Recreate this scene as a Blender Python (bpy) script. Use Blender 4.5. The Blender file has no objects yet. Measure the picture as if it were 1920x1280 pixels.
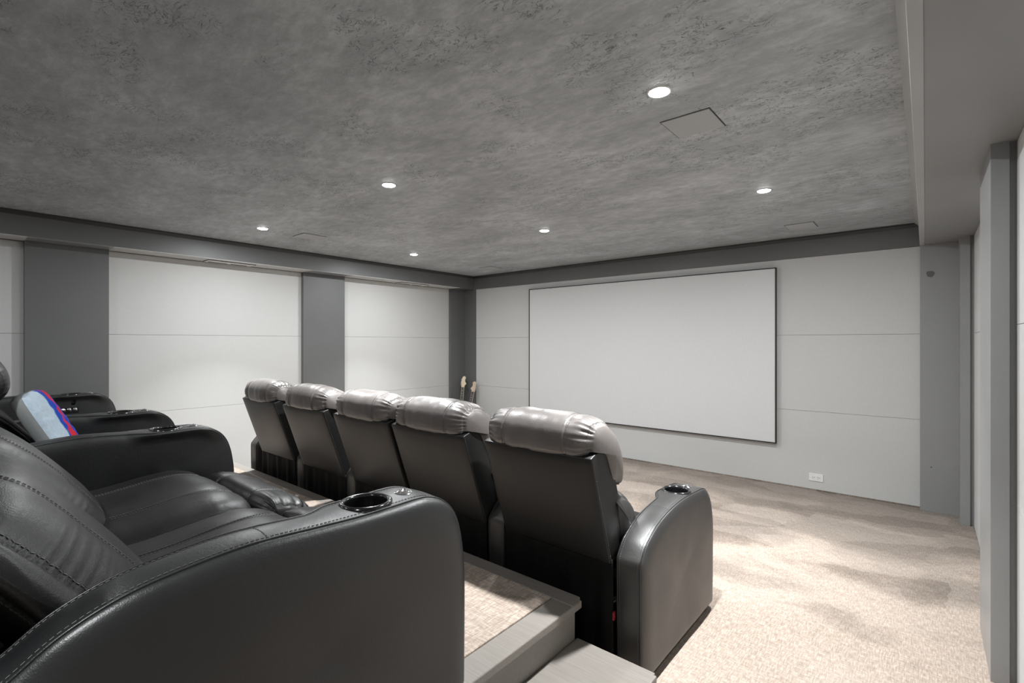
import bpy, bmesh, math, random
from mathutils import Vector, Matrix, noise

# ---------------------------------------------------------------- camera
CAM_Z = 1.42
F_PX = 919.0
YAW = math.atan(775 / 919)
scene = bpy.context.scene
col = scene.collection
cam_d = bpy.data.cameras.new('camera')
cam = bpy.data.objects.new('camera', cam_d)
col.objects.link(cam)
cam.location = (0, 0, CAM_Z)
cam.rotation_euler = (math.pi / 2, 0, YAW)
cam_d.sensor_width = 36
cam_d.lens = F_PX / 1920 * 36
cam_d.shift_y = 2 / 1920
cam_d.clip_start = 0.02
scene.camera = cam

# ---------------------------------------------------------------- exposure, world
scene.view_settings.view_transform = 'Standard'
scene.view_settings.look = 'None'
scene.view_settings.exposure = 0.0
scene.view_settings.gamma = 1
scene.view_settings.use_curve_mapping = False
world = bpy.data.worlds.new('world')
scene.world = world
world.use_nodes = True
world.node_tree.nodes['Background'].inputs[0].default_value = (0.5, 0.5, 0.5, 1)
world.node_tree.nodes['Background'].inputs[1].default_value = 0.2

LAMP_POS = [(x, y) for y in (3.64, 1.93, -0.55) for x in (-0.836, -2.68, -4.57)]
LAMP_BEAMS = ((25.0, 180), (20.0, 84))     # watts, spread: the open glow and the reflector's narrower beam

# room numbers (metres)
XL, YF, XR, YB = -5.645, 5.478, 0.288, -2.4
ZS, ZC = 2.25, 2.45
XSL = -5.395

# ---------------------------------------------------------------- materials
MATS = {}


def new_mat(name):
    m = bpy.data.materials.new(name)
    m.use_nodes = True
    nt = m.node_tree
    b = nt.nodes['Principled BSDF']
    MATS[name] = m
    return m, nt, b


def N(nt, typ, **kw):
    n = nt.nodes.new(typ)
    for k, v in kw.items():
        if k.startswith('_'):
            setattr(n, k[1:], v)
        else:
            n.inputs[k.replace('__', ' ')].default_value = v
    return n


def noise_tex(nt, vec, scale, detail=4, rough=0.5, dist=0.0):
    n = nt.nodes.new('ShaderNodeTexNoise')
    n.inputs['Scale'].default_value = scale
    n.inputs['Detail'].default_value = detail
    n.inputs['Roughness'].default_value = rough
    n.inputs['Distortion'].default_value = dist
    nt.links.new(vec, n.inputs['Vector'])
    return n


def mapping(nt, vec, scale=(1, 1, 1), rot=(0, 0, 0), loc=(0, 0, 0)):
    n = nt.nodes.new('ShaderNodeMapping')
    n.inputs['Scale'].default_value = scale
    n.inputs['Rotation'].default_value = rot
    n.inputs['Location'].default_value = loc
    nt.links.new(vec, n.inputs['Vector'])
    return n.outputs[0]


def ramp(nt, fac, stops):
    n = nt.nodes.new('ShaderNodeValToRGB')
    els = n.color_ramp.elements
    while len(els) < len(stops):
        els.new(0.5)
    for e, (p, c) in zip(els, stops):
        e.position = p
        if not hasattr(c, '__len__'):
            c = (c, c, c)
        e.color = (*c[:3], 1)
    nt.links.new(fac, n.inputs[0])
    return n.outputs[0]


def mix(nt, fac, a, b, mode='MIX'):
    n = nt.nodes.new('ShaderNodeMix')
    n.data_type = 'RGBA'
    n.blend_type = mode
    for sock, v in ((n.inputs[0], fac), (n.inputs[6], a), (n.inputs[7], b)):
        if isinstance(v, (int, float)):
            sock.default_value = v
        elif isinstance(v, tuple):
            sock.default_value = (*v[:3], 1)
        else:
            nt.links.new(v, sock)
    return n.outputs[2]


def bump(nt, height, strength, dist, normal=None):
    n = nt.nodes.new('ShaderNodeBump')
    n.inputs['Strength'].default_value = strength
    n.inputs['Distance'].default_value = dist
    nt.links.new(height, n.inputs['Height'])
    if normal is not None:
        nt.links.new(normal, n.inputs['Normal'])
    return n.outputs[0]


def coords(nt):
    return nt.nodes.new('ShaderNodeTexCoord').outputs['Object']


def simple(name, colour, rough=0.5, metal=0.0, spec=0.5, grain=0.0, gscale=200):
    m, nt, b = new_mat(name)
    b.inputs['Base Color'].default_value = (*colour, 1)
    b.inputs['Roughness'].default_value = rough
    b.inputs['Metallic'].default_value = metal
    b.inputs['Specular IOR Level'].default_value = spec
    co = coords(nt)
    n = noise_tex(nt, co, gscale, 3)
    v = ramp(nt, n.outputs[0], [(0.3, tuple(c * 0.93 for c in colour)), (0.7, tuple(min(1, c * 1.07) for c in colour))])
    nt.links.new(v, b.inputs['Base Color'])
    if grain:
        nt.links.new(bump(nt, n.outputs[0], grain, 0.001), b.inputs['Normal'])
    return m


def leather(name, colour, rough=0.42, wrinkle=0.0, spec=0.5):
    m, nt, b = new_mat(name)
    co = coords(nt)
    big = noise_tex(nt, co, 6, 4)
    fine = nt.nodes.new('ShaderNodeTexVoronoi')
    fine.inputs['Scale'].default_value = 420
    nt.links.new(co, fine.inputs['Vector'])
    c = ramp(nt, big.outputs[0], [(0.3, tuple(x * 0.85 for x in colour)), (0.7, tuple(x * 1.15 for x in colour))])
    nt.links.new(c, b.inputs['Base Color'])
    r = ramp(nt, big.outputs[0], [(0.3, rough - 0.04), (0.7, rough + 0.05)])
    nt.links.new(r, b.inputs['Roughness'])
    b.inputs['Specular IOR Level'].default_value = spec
    nrm = bump(nt, fine.outputs['Distance'], 0.22, 0.0008)
    fn = noise_tex(nt, co, 90, 5, 0.6)
    nrm = bump(nt, fn.outputs[0], 0.25, 0.002, nrm)
    if wrinkle:
        w = noise_tex(nt, mapping(nt, co, (22, 7, 7)), 1.0, 5, 0.55, 0.6)
        nrm = bump(nt, w.outputs[0], wrinkle, 0.012, nrm)
    nt.links.new(nrm, b.inputs['Normal'])
    return m


def carpet(name, tone=1.0):
    m, nt, b = new_mat(name)
    co = coords(nt)
    wa = noise_tex(nt, mapping(nt, co, (190, 24, 1)), 1, 3, 0.6)
    wb = noise_tex(nt, mapping(nt, co, (24, 190, 1), (0, 0, 0.02)), 1, 3, 0.6)
    fib = noise_tex(nt, co, 520, 2, 0.7)
    hat = mix(nt, 0.5, wa.outputs[0], wb.outputs[0])
    hat = mix(nt, 0.3, hat, fib.outputs[0])
    base = ramp(nt, hat, [(0.41, (0.25 * tone, 0.193 * tone, 0.150 * tone)), (0.50, (0.365 * tone, 0.295 * tone, 0.243 * tone)),
                          (0.585, (0.53 * tone, 0.45 * tone, 0.385 * tone))])
    # lighter vacuum strokes over a patchy tone that darkens towards the screen wall
    wv = noise_tex(nt, co, 2.2, 2, 0.5)
    wm = nt.nodes.new('ShaderNodeVectorMath'); wm.operation = 'MULTIPLY_ADD'
    nt.links.new(wv.outputs['Color'], wm.inputs[0]); wm.inputs[1].default_value = (0.4, 0.4, 0.0)
    nt.links.new(co, wm.inputs[2])
    v = nt.nodes.new('ShaderNodeTexVoronoi')
    v.voronoi_dimensions = '2D'
    v.inputs['Scale'].default_value = 1.0
    nt.links.new(mapping(nt, wm.outputs[0], (1.7, 4.0, 0), (0, 0, 0.75)), v.inputs['Vector'])
    v2 = nt.nodes.new('ShaderNodeTexVoronoi')
    v2.voronoi_dimensions = '2D'
    v2.inputs['Scale'].default_value = 1.0
    nt.links.new(mapping(nt, wm.outputs[0], (1.5, 3.6, 0), (0, 0, -0.45)), v2.inputs['Vector'])
    edge = mix(nt, 0.5, ramp(nt, v.outputs['Color'], [(0.25, 0.0), (0.85, 1.0)]), ramp(nt, v2.outputs['Color'], [(0.3, 0.0), (0.8, 1.0)]))
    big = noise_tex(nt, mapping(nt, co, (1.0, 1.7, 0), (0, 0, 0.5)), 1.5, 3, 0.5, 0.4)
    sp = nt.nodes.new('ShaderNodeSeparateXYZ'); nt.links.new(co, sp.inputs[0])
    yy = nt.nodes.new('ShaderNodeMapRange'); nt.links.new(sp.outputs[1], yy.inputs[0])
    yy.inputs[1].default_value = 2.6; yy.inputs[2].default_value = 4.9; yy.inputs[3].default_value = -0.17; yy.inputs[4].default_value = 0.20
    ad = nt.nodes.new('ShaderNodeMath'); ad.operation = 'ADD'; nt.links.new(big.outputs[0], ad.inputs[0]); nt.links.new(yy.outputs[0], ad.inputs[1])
    far_dark = ramp(nt, ad.outputs[0], [(0.42, 0.0), (0.52, 0.6), (0.66, 1.0)])
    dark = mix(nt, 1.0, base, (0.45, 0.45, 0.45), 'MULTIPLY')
    c1 = mix(nt, far_dark, base, dark)
    lighter = mix(nt, 0.45, base, (0.52 * tone, 0.465 * tone, 0.415 * tone))
    em = nt.nodes.new('ShaderNodeMath'); em.operation = 'MULTIPLY'; nt.links.new(edge, em.inputs[0]); em.inputs[1].default_value = 0.5
    nt.links.new(mix(nt, em.outputs[0], c1, lighter), b.inputs['Base Color'])
    b.inputs['Roughness'].default_value = 1.0
    b.inputs['Specular IOR Level'].default_value = 0.1
    b.inputs['Sheen Weight'].default_value = 0.15
    nt.links.new(bump(nt, hat, 0.7, 0.004), b.inputs['Normal'])
    return m


def plaster():
    m, nt, b = new_mat('dark_plaster')
    co = coords(nt)
    lo = noise_tex(nt, mapping(nt, co, (1.0, 1.6, 1)), 1.7, 6, 0.62, 0.25)
    mid = noise_tex(nt, mapping(nt, co, (1, 2.0, 1), (0, 0, 0.3)), 9, 6, 0.7, 0.3)
    fine = noise_tex(nt, co, 60, 4, 0.6)
    f = mix(nt, 0.5, lo.outputs[0], mid.outputs[0])
    c = ramp(nt, f, [(0.36, (0.30, 0.320, 0.334)), (0.5, (0.40, 0.426, 0.444)), (0.64, (0.55, 0.585, 0.61))])
    # hairline trowel cracks, only in scattered patches
    ck = noise_tex(nt, mapping(nt, co, (1, 1.9, 1)), 13, 7, 0.62, 0.9)
    line = ramp(nt, ck.outputs[0], [(0.484, 0.0), (0.4985, 1.0), (0.513, 0.0)])
    patch = ramp(nt, noise_tex(nt, co, 3.1, 3, 0.5).outputs[0], [(0.50, 0.0), (0.57, 1.0)])
    pf = mix(nt, 1.0, line, patch, 'MULTIPLY')
    c2 = mix(nt, pf, c, (0.035, 0.035, 0.035))
    c3 = mix(nt, 0.12, c2, fine.outputs[0], 'OVERLAY')
    nt.links.new(c3, b.inputs['Base Color'])
    b.inputs['Roughness'].default_value = 0.62
    h = mix(nt, 0.5, mid.outputs[0], fine.outputs[0])
    nrm = bump(nt, h, 0.5, 0.006)
    nt.links.new(nrm, b.inputs['Normal'])
    return m


def painted(name, colour, rough=0.42, mottled=0.0):
    m, nt, b = new_mat(name)
    co = coords(nt)
    fine = noise_tex(nt, co, 160, 4, 0.6)
    c = ramp(nt, noise_tex(nt, co, 2.3, 4).outputs[0], [(0.3, tuple(x * (1 - 0.04 - mottled) for x in colour)), (0.7, tuple(x * (1.04 + mottled) for x in colour))])
    nt.links.new(c, b.inputs['Base Color'])
    b.inputs['Roughness'].default_value = rough
    nt.links.new(bump(nt, fine.outputs[0], 0.25, 0.002), b.inputs['Normal'])
    return m


def emitter(name, colour, strength):
    m, nt, b = new_mat(name)
    b.inputs['Base Color'].default_value = (1, 1, 1, 1)
    b.inputs['Emission Color'].default_value = (*colour, 1)
    b.inputs['Emission Strength'].default_value = strength
    return m


plaster()
painted('charcoal_paint', (0.125, 0.127, 0.128), 0.46)
painted('beam_paint', (0.27, 0.274, 0.276), 0.36)
painted('post_paint', (0.27, 0.274, 0.274), 0.34)
painted('crown_paint', (0.38, 0.385, 0.385), 0.45)
painted('dark_crown', (0.035, 0.035, 0.036), 0.5)
simple('panel_fabric', (0.545, 0.547, 0.540), 0.85, 0, 0.2, 0.3, 340)
simple('screen_fabric', (0.64, 0.645, 0.65), 0.8, 0, 0.2, 0.1, 300)
simple('black_trim', (0.012, 0.012, 0.013), 0.5)
simple('shadow_gap', (0.02, 0.02, 0.02), 0.9)
simple('speaker_cloth', (0.43, 0.445, 0.455), 0.8)
simple('white_plastic', (0.75, 0.75, 0.74), 0.35)
simple('slot_black', (0.02, 0.02, 0.02), 0.6)
leather('black_leather', (0.012, 0.0125, 0.013), 0.41, 0.0, 0.7)
leather('soft_black_leather', (0.010, 0.0098, 0.0096), 0.40, 0.08, 0.38)
leather('highlit_black_leather', (0.13, 0.116, 0.108), 0.39, 0.12, 1.0)  # black leather with the headrest highlights put into its base colour
leather('front_black_leather', (0.024, 0.0225, 0.0215), 0.42, 0.0, 0.8)
simple('back_vinyl', (0.014, 0.0137, 0.0135), 0.42, 0, 0.4, 0.15, 500)
simple('skirt_cloth', (0.004, 0.004, 0.004), 0.7, 0, 0.15, 0.3, 300)
simple('thread', (0.11, 0.108, 0.105), 0.6)
simple('gloss_black', (0.012, 0.012, 0.013), 0.16, 0, 0.6)
simple('chrome', (0.82, 0.82, 0.83), 0.12, 1.0)
simple('red_tag', (0.32, 0.02, 0.02), 0.6)
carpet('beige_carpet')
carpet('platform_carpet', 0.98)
simple('pillow_side', (0.22, 0.235, 0.235), 0.8, 0, 0.3, 0.3, 400)
simple('maple_wood', (0.72, 0.60, 0.42), 0.35)
simple('tan_maple', (0.56, 0.43, 0.33), 0.4)
simple('rosewood', (0.02, 0.014, 0.011), 0.4)
simple('sunburst', (0.18, 0.05, 0.02), 0.2)
simple('cream_plastic', (0.7, 0.68, 0.6), 0.3)
emitter('lamp_glow', (1.0, 0.975, 0.95), 60.0)


def wood_paint():
    m, nt, b = new_mat('taupe_wood')
    co = coords(nt)
    g = noise_tex(nt, mapping(nt, co, (6, 160, 160)), 1, 4, 0.6)
    c = ramp(nt, g.outputs[0], [(0.3, (0.21, 0.19, 0.17)), (0.7, (0.262, 0.24, 0.217))])
    nt.links.new(c, b.inputs['Base Color'])
    b.inputs['Roughness'].default_value = 0.36
    nt.links.new(bump(nt, g.outputs[0], 0.15, 0.001), b.inputs['Normal'])


wood_paint()


def marked_paint():
    # charcoal paint of the front right post: one round darker patch, a small hole
    m, nt, b = new_mat('marked_charcoal_paint')
    co = coords(nt)
    fine = noise_tex(nt, co, 160, 4, 0.6)
    base = (0.27, 0.274, 0.274)

    def spot(cx, cz, r):
        mp = mapping(nt, co, (1, 0, 1), loc=(-cx, 0, -cz))
        w = noise_tex(nt, co, 30, 2)
        l = nt.nodes.new('ShaderNodeVectorMath')
        l.operation = 'LENGTH'
        nt.links.new(mp, l.inputs[0])
        a = nt.nodes.new('ShaderNodeMath')
        a.operation = 'MULTIPLY_ADD'
        nt.links.new(w.outputs[0], a.inputs[0])
        a.inputs[1].default_value = r * 0.8
        nt.links.new(l.outputs['Value'], a.inputs[2])
        return ramp(nt, a.outputs[0], [(r * 1.35, 1.0), (r * 1.5, 0.0)])
    c = mix(nt, spot(0.035, 1.996, 0.026), base, (0.10, 0.101, 0.10))
    c = mix(nt, spot(0.038, 0.374, 0.005), c, (0.01, 0.01, 0.01))
    nt.links.new(c, b.inputs['Base Color'])
    b.inputs['Roughness'].default_value = 0.38
    nt.links.new(bump(nt, fine.outputs[0], 0.25, 0.002), b.inputs['Normal'])


marked_paint()


def pillow_print():
    # pale blue cloth with a printed blue swoosh and red streak (object space: x across, z up)
    m, nt, b = new_mat('pillow_print')
    co = coords(nt)
    sep = nt.nodes.new('ShaderNodeSeparateXYZ')
    nt.links.new(co, sep.inputs[0])
    wob = noise_tex(nt, co, 9, 2, 0.5)
    wob2 = noise_tex(nt, mapping(nt, co, (14, 1, 5)), 1.6, 3, 0.6)

    def lin(ax, az, c0, w):
        a = nt.nodes.new('ShaderNodeMath'); a.operation = 'MULTIPLY_ADD'
        nt.links.new(sep.outputs[0], a.inputs[0]); a.inputs[1].default_value = ax; a.inputs[2].default_value = c0
        bb = nt.nodes.new('ShaderNodeMath'); bb.operation = 'MULTIPLY_ADD'
        nt.links.new(sep.outputs[2], bb.inputs[0]); bb.inputs[1].default_value = az; nt.links.new(a.outputs[0], bb.inputs[2])
        c = nt.nodes.new('ShaderNodeMath'); c.operation = 'MULTIPLY_ADD'
        nt.links.new(wob.outputs[0], c.inputs[0]); c.inputs[1].default_value = w; nt.links.new(bb.outputs[0], c.inputs[2])
        return c.outputs[0]
    base = ramp(nt, noise_tex(nt, co, 60, 4).outputs[0], [(0.3, (0.36, 0.44, 0.52)), (0.7, (0.44, 0.53, 0.60))])
    # distance from the left (far) edge of the print
    d = lin(-1.0, -0.25, 0.5, 0.10)
    fb = ramp(nt, d, [(0.515, 0.0), (0.517, 1.0)])
    c = mix(nt, fb, base, (0.10, 0.27, 0.42))
    fb2 = ramp(nt, d, [(0.528, 0.0), (0.530, 1.0)])
    c = mix(nt, fb2, c, (0.004, 0.04, 0.36))
    fr = ramp(nt, mix(nt, 0.72, wob2.outputs[0], d), [(0.572, 0.0), (0.577, 1.0), (0.625, 1.0), (0.63, 0.0)])
    fr2 = mix(nt, 1.0, fr, fb2, 'MULTIPLY')
    c = mix(nt, fr2, c, (0.52, 0.008, 0.02))
    nt.links.new(c, b.inputs['Base Color'])
    b.inputs['Roughness'].default_value = 0.85
    b.inputs['Specular IOR Level'].default_value = 0.2
    w = noise_tex(nt, mapping(nt, co, (6, 6, 25)), 1, 4, 0.6, 0.5)
    nt.links.new(bump(nt, w.outputs[0], 0.3, 0.006), b.inputs['Normal'])


pillow_print()

# ---------------------------------------------------------------- helpers


def link(name, me, mat, parent=None, smooth=False):
    o = bpy.data.objects.new(name, me)
    col.objects.link(o)
    if mat:
        me.materials.append(MATS[mat])
    if smooth:
        for p in me.polygons:
            p.use_smooth = True
    if parent is not None:
        o.parent = parent
    return o


def obj(name, bm, mat, parent=None, smooth=False, loc=None):
    me = bpy.data.meshes.new(name)
    bmesh.ops.recalc_face_normals(bm, faces=bm.faces)
    bm.to_mesh(me)
    bm.free()
    o = link(name, me, mat, parent, smooth)
    if loc is not None:
        o.location = loc
    return o


def add_box(bm, x0, x1, y0, y1, z0, z1, bev=0.0):
    v = [bm.verts.new((x, y, z)) for x in (x0, x1) for y in (y0, y1) for z in (z0, z1)]
    fs = []
    for idx in ((0, 1, 3, 2), (4, 6, 7, 5), (0, 4, 5, 1), (2, 3, 7, 6), (0, 2, 6, 4), (1, 5, 7, 3)):
        fs.append(bm.faces.new([v[i] for i in idx]))
    if bev:
        es = set(e for f in fs for e in f.edges)
        bmesh.ops.bevel(bm, geom=list(es), offset=bev, segments=3, affect='EDGES', profile=0.6)
    return v


def box(name, dims, mat, parent=None, bev=0.0, smooth=False):
    bm = bmesh.new()
    add_box(bm, *dims, bev)
    return obj(name, bm, mat, parent, smooth)


def struct(o):
    o['kind'] = 'structure'
    return o


def thing(name, label, cat, loc=(0, 0, 0), group=None):
    o = bpy.data.objects.new(name, None)
    o.empty_display_size = 0.1
    col.objects.link(o)
    o.location = loc
    tag(o, label, cat, group)
    return o


def tag(o, label, cat, group=None):
    o['label'] = label
    o['category'] = cat
    if group:
        o['group'] = group
    return o


def lathe(bm, prof, seg=40, centre=(0, 0, 0)):
    rings = []
    for r, z in prof:
        rings.append([bm.verts.new((centre[0] + r * math.cos(2 * math.pi * k / seg), centre[1] + r * math.sin(2 * math.pi * k / seg), centre[2] + z)) for k in range(seg)])
    for a, b in zip(rings, rings[1:]):
        for k in range(seg):
            bm.faces.new((a[k], a[(k + 1) % seg], b[(k + 1) % seg], b[k]))
    return rings


def cap_ring(bm, ring):
    bm.faces.new(ring)


def tube(bm, pts, r, seg=8, closed=False):
    n = len(pts)
    rings = []
    for i, p in enumerate(pts):
        p = Vector(p)
        a = Vector(pts[(i - 1) % n] if closed or i > 0 else pts[0])
        b = Vector(pts[(i + 1) % n] if closed or i < n - 1 else pts[-1])
        t = (b - a).normalized() if (b - a).length > 1e-9 else Vector((0, 0, 1))
        u = t.cross(Vector((1, 0, 0)))
        if u.length < 0.1:
            u = t.cross(Vector((0, 0, 1)))
        u.normalize()
        w = t.cross(u)
        rings.append([bm.verts.new(p + (u * math.cos(2 * math.pi * k / seg) + w * math.sin(2 * math.pi * k / seg)) * r) for k in range(seg)])
    m = n if closed else n - 1
    for i in range(m):
        A, B = rings[i], rings[(i + 1) % n]
        for k in range(seg):
            bm.faces.new((A[k], A[(k + 1) % seg], B[(k + 1) % seg], B[k]))
    if not closed:
        bm.faces.new(rings[0])
        bm.faces.new(rings[-1])


def dashes(bm, pts, on=0.0065, off=0.004, r=0.0009):
    """a row of thread stitches along a polyline"""
    pts = [Vector(p) for p in pts]
    L = [0]
    for a, b in zip(pts, pts[1:]):
        L.append(L[-1] + (b - a).length)

    def at(s):
        for i in range(len(L) - 1):
            if L[i + 1] >= s:
                k = (s - L[i]) / max(1e-9, L[i + 1] - L[i])
                return pts[i].lerp(pts[i + 1], k)
        return pts[-1]
    s = 0
    while s + on < L[-1]:
        tube(bm, [at(s), at(s + on)], r, 4)
        s += on + off


def smooth_closed(ctrl, n):
    """closed Catmull-Rom through ctrl, resampled evenly to n points"""
    m = len(ctrl)
    P = []
    for i in range(m):
        p0, p1, p2, p3 = (ctrl[(i + k - 1) % m] for k in range(4))
        for s in range(12):
            t = s / 12
            P.append(tuple(0.5 * (2 * p1[j] + (p2[j] - p0[j]) * t + (2 * p0[j] - 5 * p1[j] + 4 * p2[j] - p3[j]) * t * t + (3 * p1[j] - p0[j] - 3 * p2[j] + p3[j]) * t ** 3) for j in range(2)))
    return resample(P, n)


def resample(P, n):
    Q = P + [P[0]]
    L = [0]
    for a, b in zip(Q, Q[1:]):
        L.append(L[-1] + math.hypot(b[0] - a[0], b[1] - a[1]))
    out = []
    i = 0
    for k in range(n):
        s = L[-1] * k / n
        while L[i + 1] < s:
            i += 1
        t = (s - L[i]) / max(1e-9, L[i + 1] - L[i])
        out.append((Q[i][0] + (Q[i + 1][0] - Q[i][0]) * t, Q[i][1] + (Q[i + 1][1] - Q[i][1]) * t))
    return out


def normals2d(P):
    n = len(P)
    area = sum(P[i][0] * P[(i + 1) % n][1] - P[(i + 1) % n][0] * P[i][1] for i in range(n))
    sg = 1 if area > 0 else -1
    out = []
    for i in range(n):
        a, b = P[(i - 1) % n], P[(i + 1) % n]
        dx, dy = b[0] - a[0], b[1] - a[1]
        l = math.hypot(dx, dy) or 1
        out.append((dy / l * sg, -dx / l * sg))
    return out


def sstep(a, b, x):
    t = max(0, min(1, (x - a) / (b - a)))
    return t * t * (3 - 2 * t)


def cushion(name, ctrl, xc, W, mat, parent, seams=(), gather=0.006, cap=0.035, drape=0.004, seed=0, nv=150, crown=0.03, edge=(0.028, 0.035), gfreq=95, side_seam=True, stitch_range=None, sink=0.007, gather_len=0.07):
    """upholstered pad: profile ctrl (y, z) swept along x, gathered into a seam at both ends, domed side caps"""
    rnd = random.Random(seed)
    prof = smooth_closed(ctrl, nv)
    nr = normals2d(prof)
    cy = sum(p[0] for p in prof) / nv
    cz = sum(p[1] for p in prof) / nv
    per = sum(math.hypot(prof[i][0] - prof[i - 1][0], prof[i][1] - prof[i - 1][1]) for i in range(nv))
    ph = [rnd.uniform(0, 6.28) for _ in range(6)]
    half = W / 2
    es = []
    for s in (0.0001, 0.25, 0.5, 0.7, 0.84, 0.93, 0.975):
        es.append((cap * (1 - math.sqrt(1 - s * s)), s))
    es.append((cap, 1.0))
    xs = [(-half + e, s) for e, s in es]
    marks = set()
    x = cap + 0.004
    while x < W - cap - 0.003:
        marks.add(round(x, 4))
        x += 0.004 if (x < cap + gather_len or x > W - cap - gather_len) else 0.011
    for sm in seams:
        for k in (-0.009, -0.006, -0.003, 0, 0.003, 0.006, 0.009):
            marks.add(round(half + sm * half + k, 4))
    ms = sorted(marks)
    keep = []
    for v in ms:
        if not keep or v - keep[-1] > 0.0018:
            keep.append(v)
    xs += [(-half + v, 1.0) for v in keep]
    xs += [(half - e, s) for e, s in reversed(es)]

    def pos(xx, s, j):
        e = half - abs(xx)
        u = xx / half
        g = math.exp(-((max(0, e - cap)) / gather_len) ** 1.3)
        sd = 1 if xx > 0 else 3
        a = j / nv * per
        w = abs(math.sin(a * gfreq + ph[sd] + 2.2 * math.sin(a * 21 + ph[0]))) - 0.5
        w2 = math.sin(a * 47 + ph[sd + 1] + 1.5 * math.sin(a * 13 + ph[2]))
        d = gather * g * (w * 1.3 + 0.5 * w2) if s == 1.0 else 0
        # rounding of the body towards the seam
        d -= edge[0] * math.exp(-(max(0, e - cap)) / edge[1])
        d -= crown * abs(u) ** 3 * 0.5
        y, z = prof[j]
        if s == 1.0:
            nz = noise.noise(Vector((xx * 11 + seed * 3.1, y * 3.5, z * 3.5 + seed)))
            nz += 0.5 * noise.noise(Vector((xx * 26 + seed, y * 7 + z * 5, seed * 1.7)))
            d += drape * nz * 1.6
        for sm in seams:
            d -= sink * math.exp(-((xx - sm * half) / 0.006) ** 2) + sink * 0.9 * math.exp(-((xx - sm * half) / 0.035) ** 2)
        if side_seam:
            d -= 0.004 * math.exp(-((e - cap) / 0.003) ** 2)
        yy, zz = y + nr[j][0] * d, z + nr[j][1] * d
        return (xc + xx, cy + (yy - cy) * s, cz + (zz - cz) * s)
    bm = bmesh.new()
    rings = [[bm.verts.new(pos(xx, s, j)) for j in range(nv)] for xx, s in xs]
    for a, b in zip(rings, rings[1:]):
        for j in range(nv):
            bm.faces.new((a[j], a[(j + 1) % nv], b[(j + 1) % nv], b[j]))
    bm.faces.new(rings[0])
    bm.faces.new(rings[-1])
    o = obj(name, bm, mat, parent, True)
    # thread along the seams
    lo, hi = stitch_range if stitch_range else (0, nv)
    sb = bmesh.new()

    def lift(xx, j):
        p = Vector(pos(xx, 1.0, j % nv))
        return p + Vector((0, nr[j % nv][0], nr[j % nv][1])) * 0.0012
    sb.free()
    for sm in seams:
        sb = bmesh.new()
        for k in (-0.009, 0.009):
            dashes(sb, [lift(sm * half + k, j) for j in range(lo, hi)])
        obj('stitching', sb, 'thread', o)
    if side_seam:
        for sg in (-1, 1):
            sb = bmesh.new()
            dashes(sb, [lift(sg * (half - cap - 0.006), j) for j in range(lo, hi)])
            obj('stitching', sb, 'thread', o)
    return o


def boolean_cut(o, cutter):
    md = o.modifiers.new('cut', 'BOOLEAN')
    md.operation = 'DIFFERENCE'
    md.solver = 'EXACT'
    md.object = cutter
    dg = bpy.context.evaluated_depsgraph_get()
    dg.update()
    me = bpy.data.meshes.new_from_object(o.evaluated_get(dg))
    o.modifiers.clear()
    old = o.data
    o.data = me
    bpy.data.meshes.remove(old)
    cm = cutter.data
    bpy.data.objects.remove(cutter)
    bpy.data.meshes.remove(cm)


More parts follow.
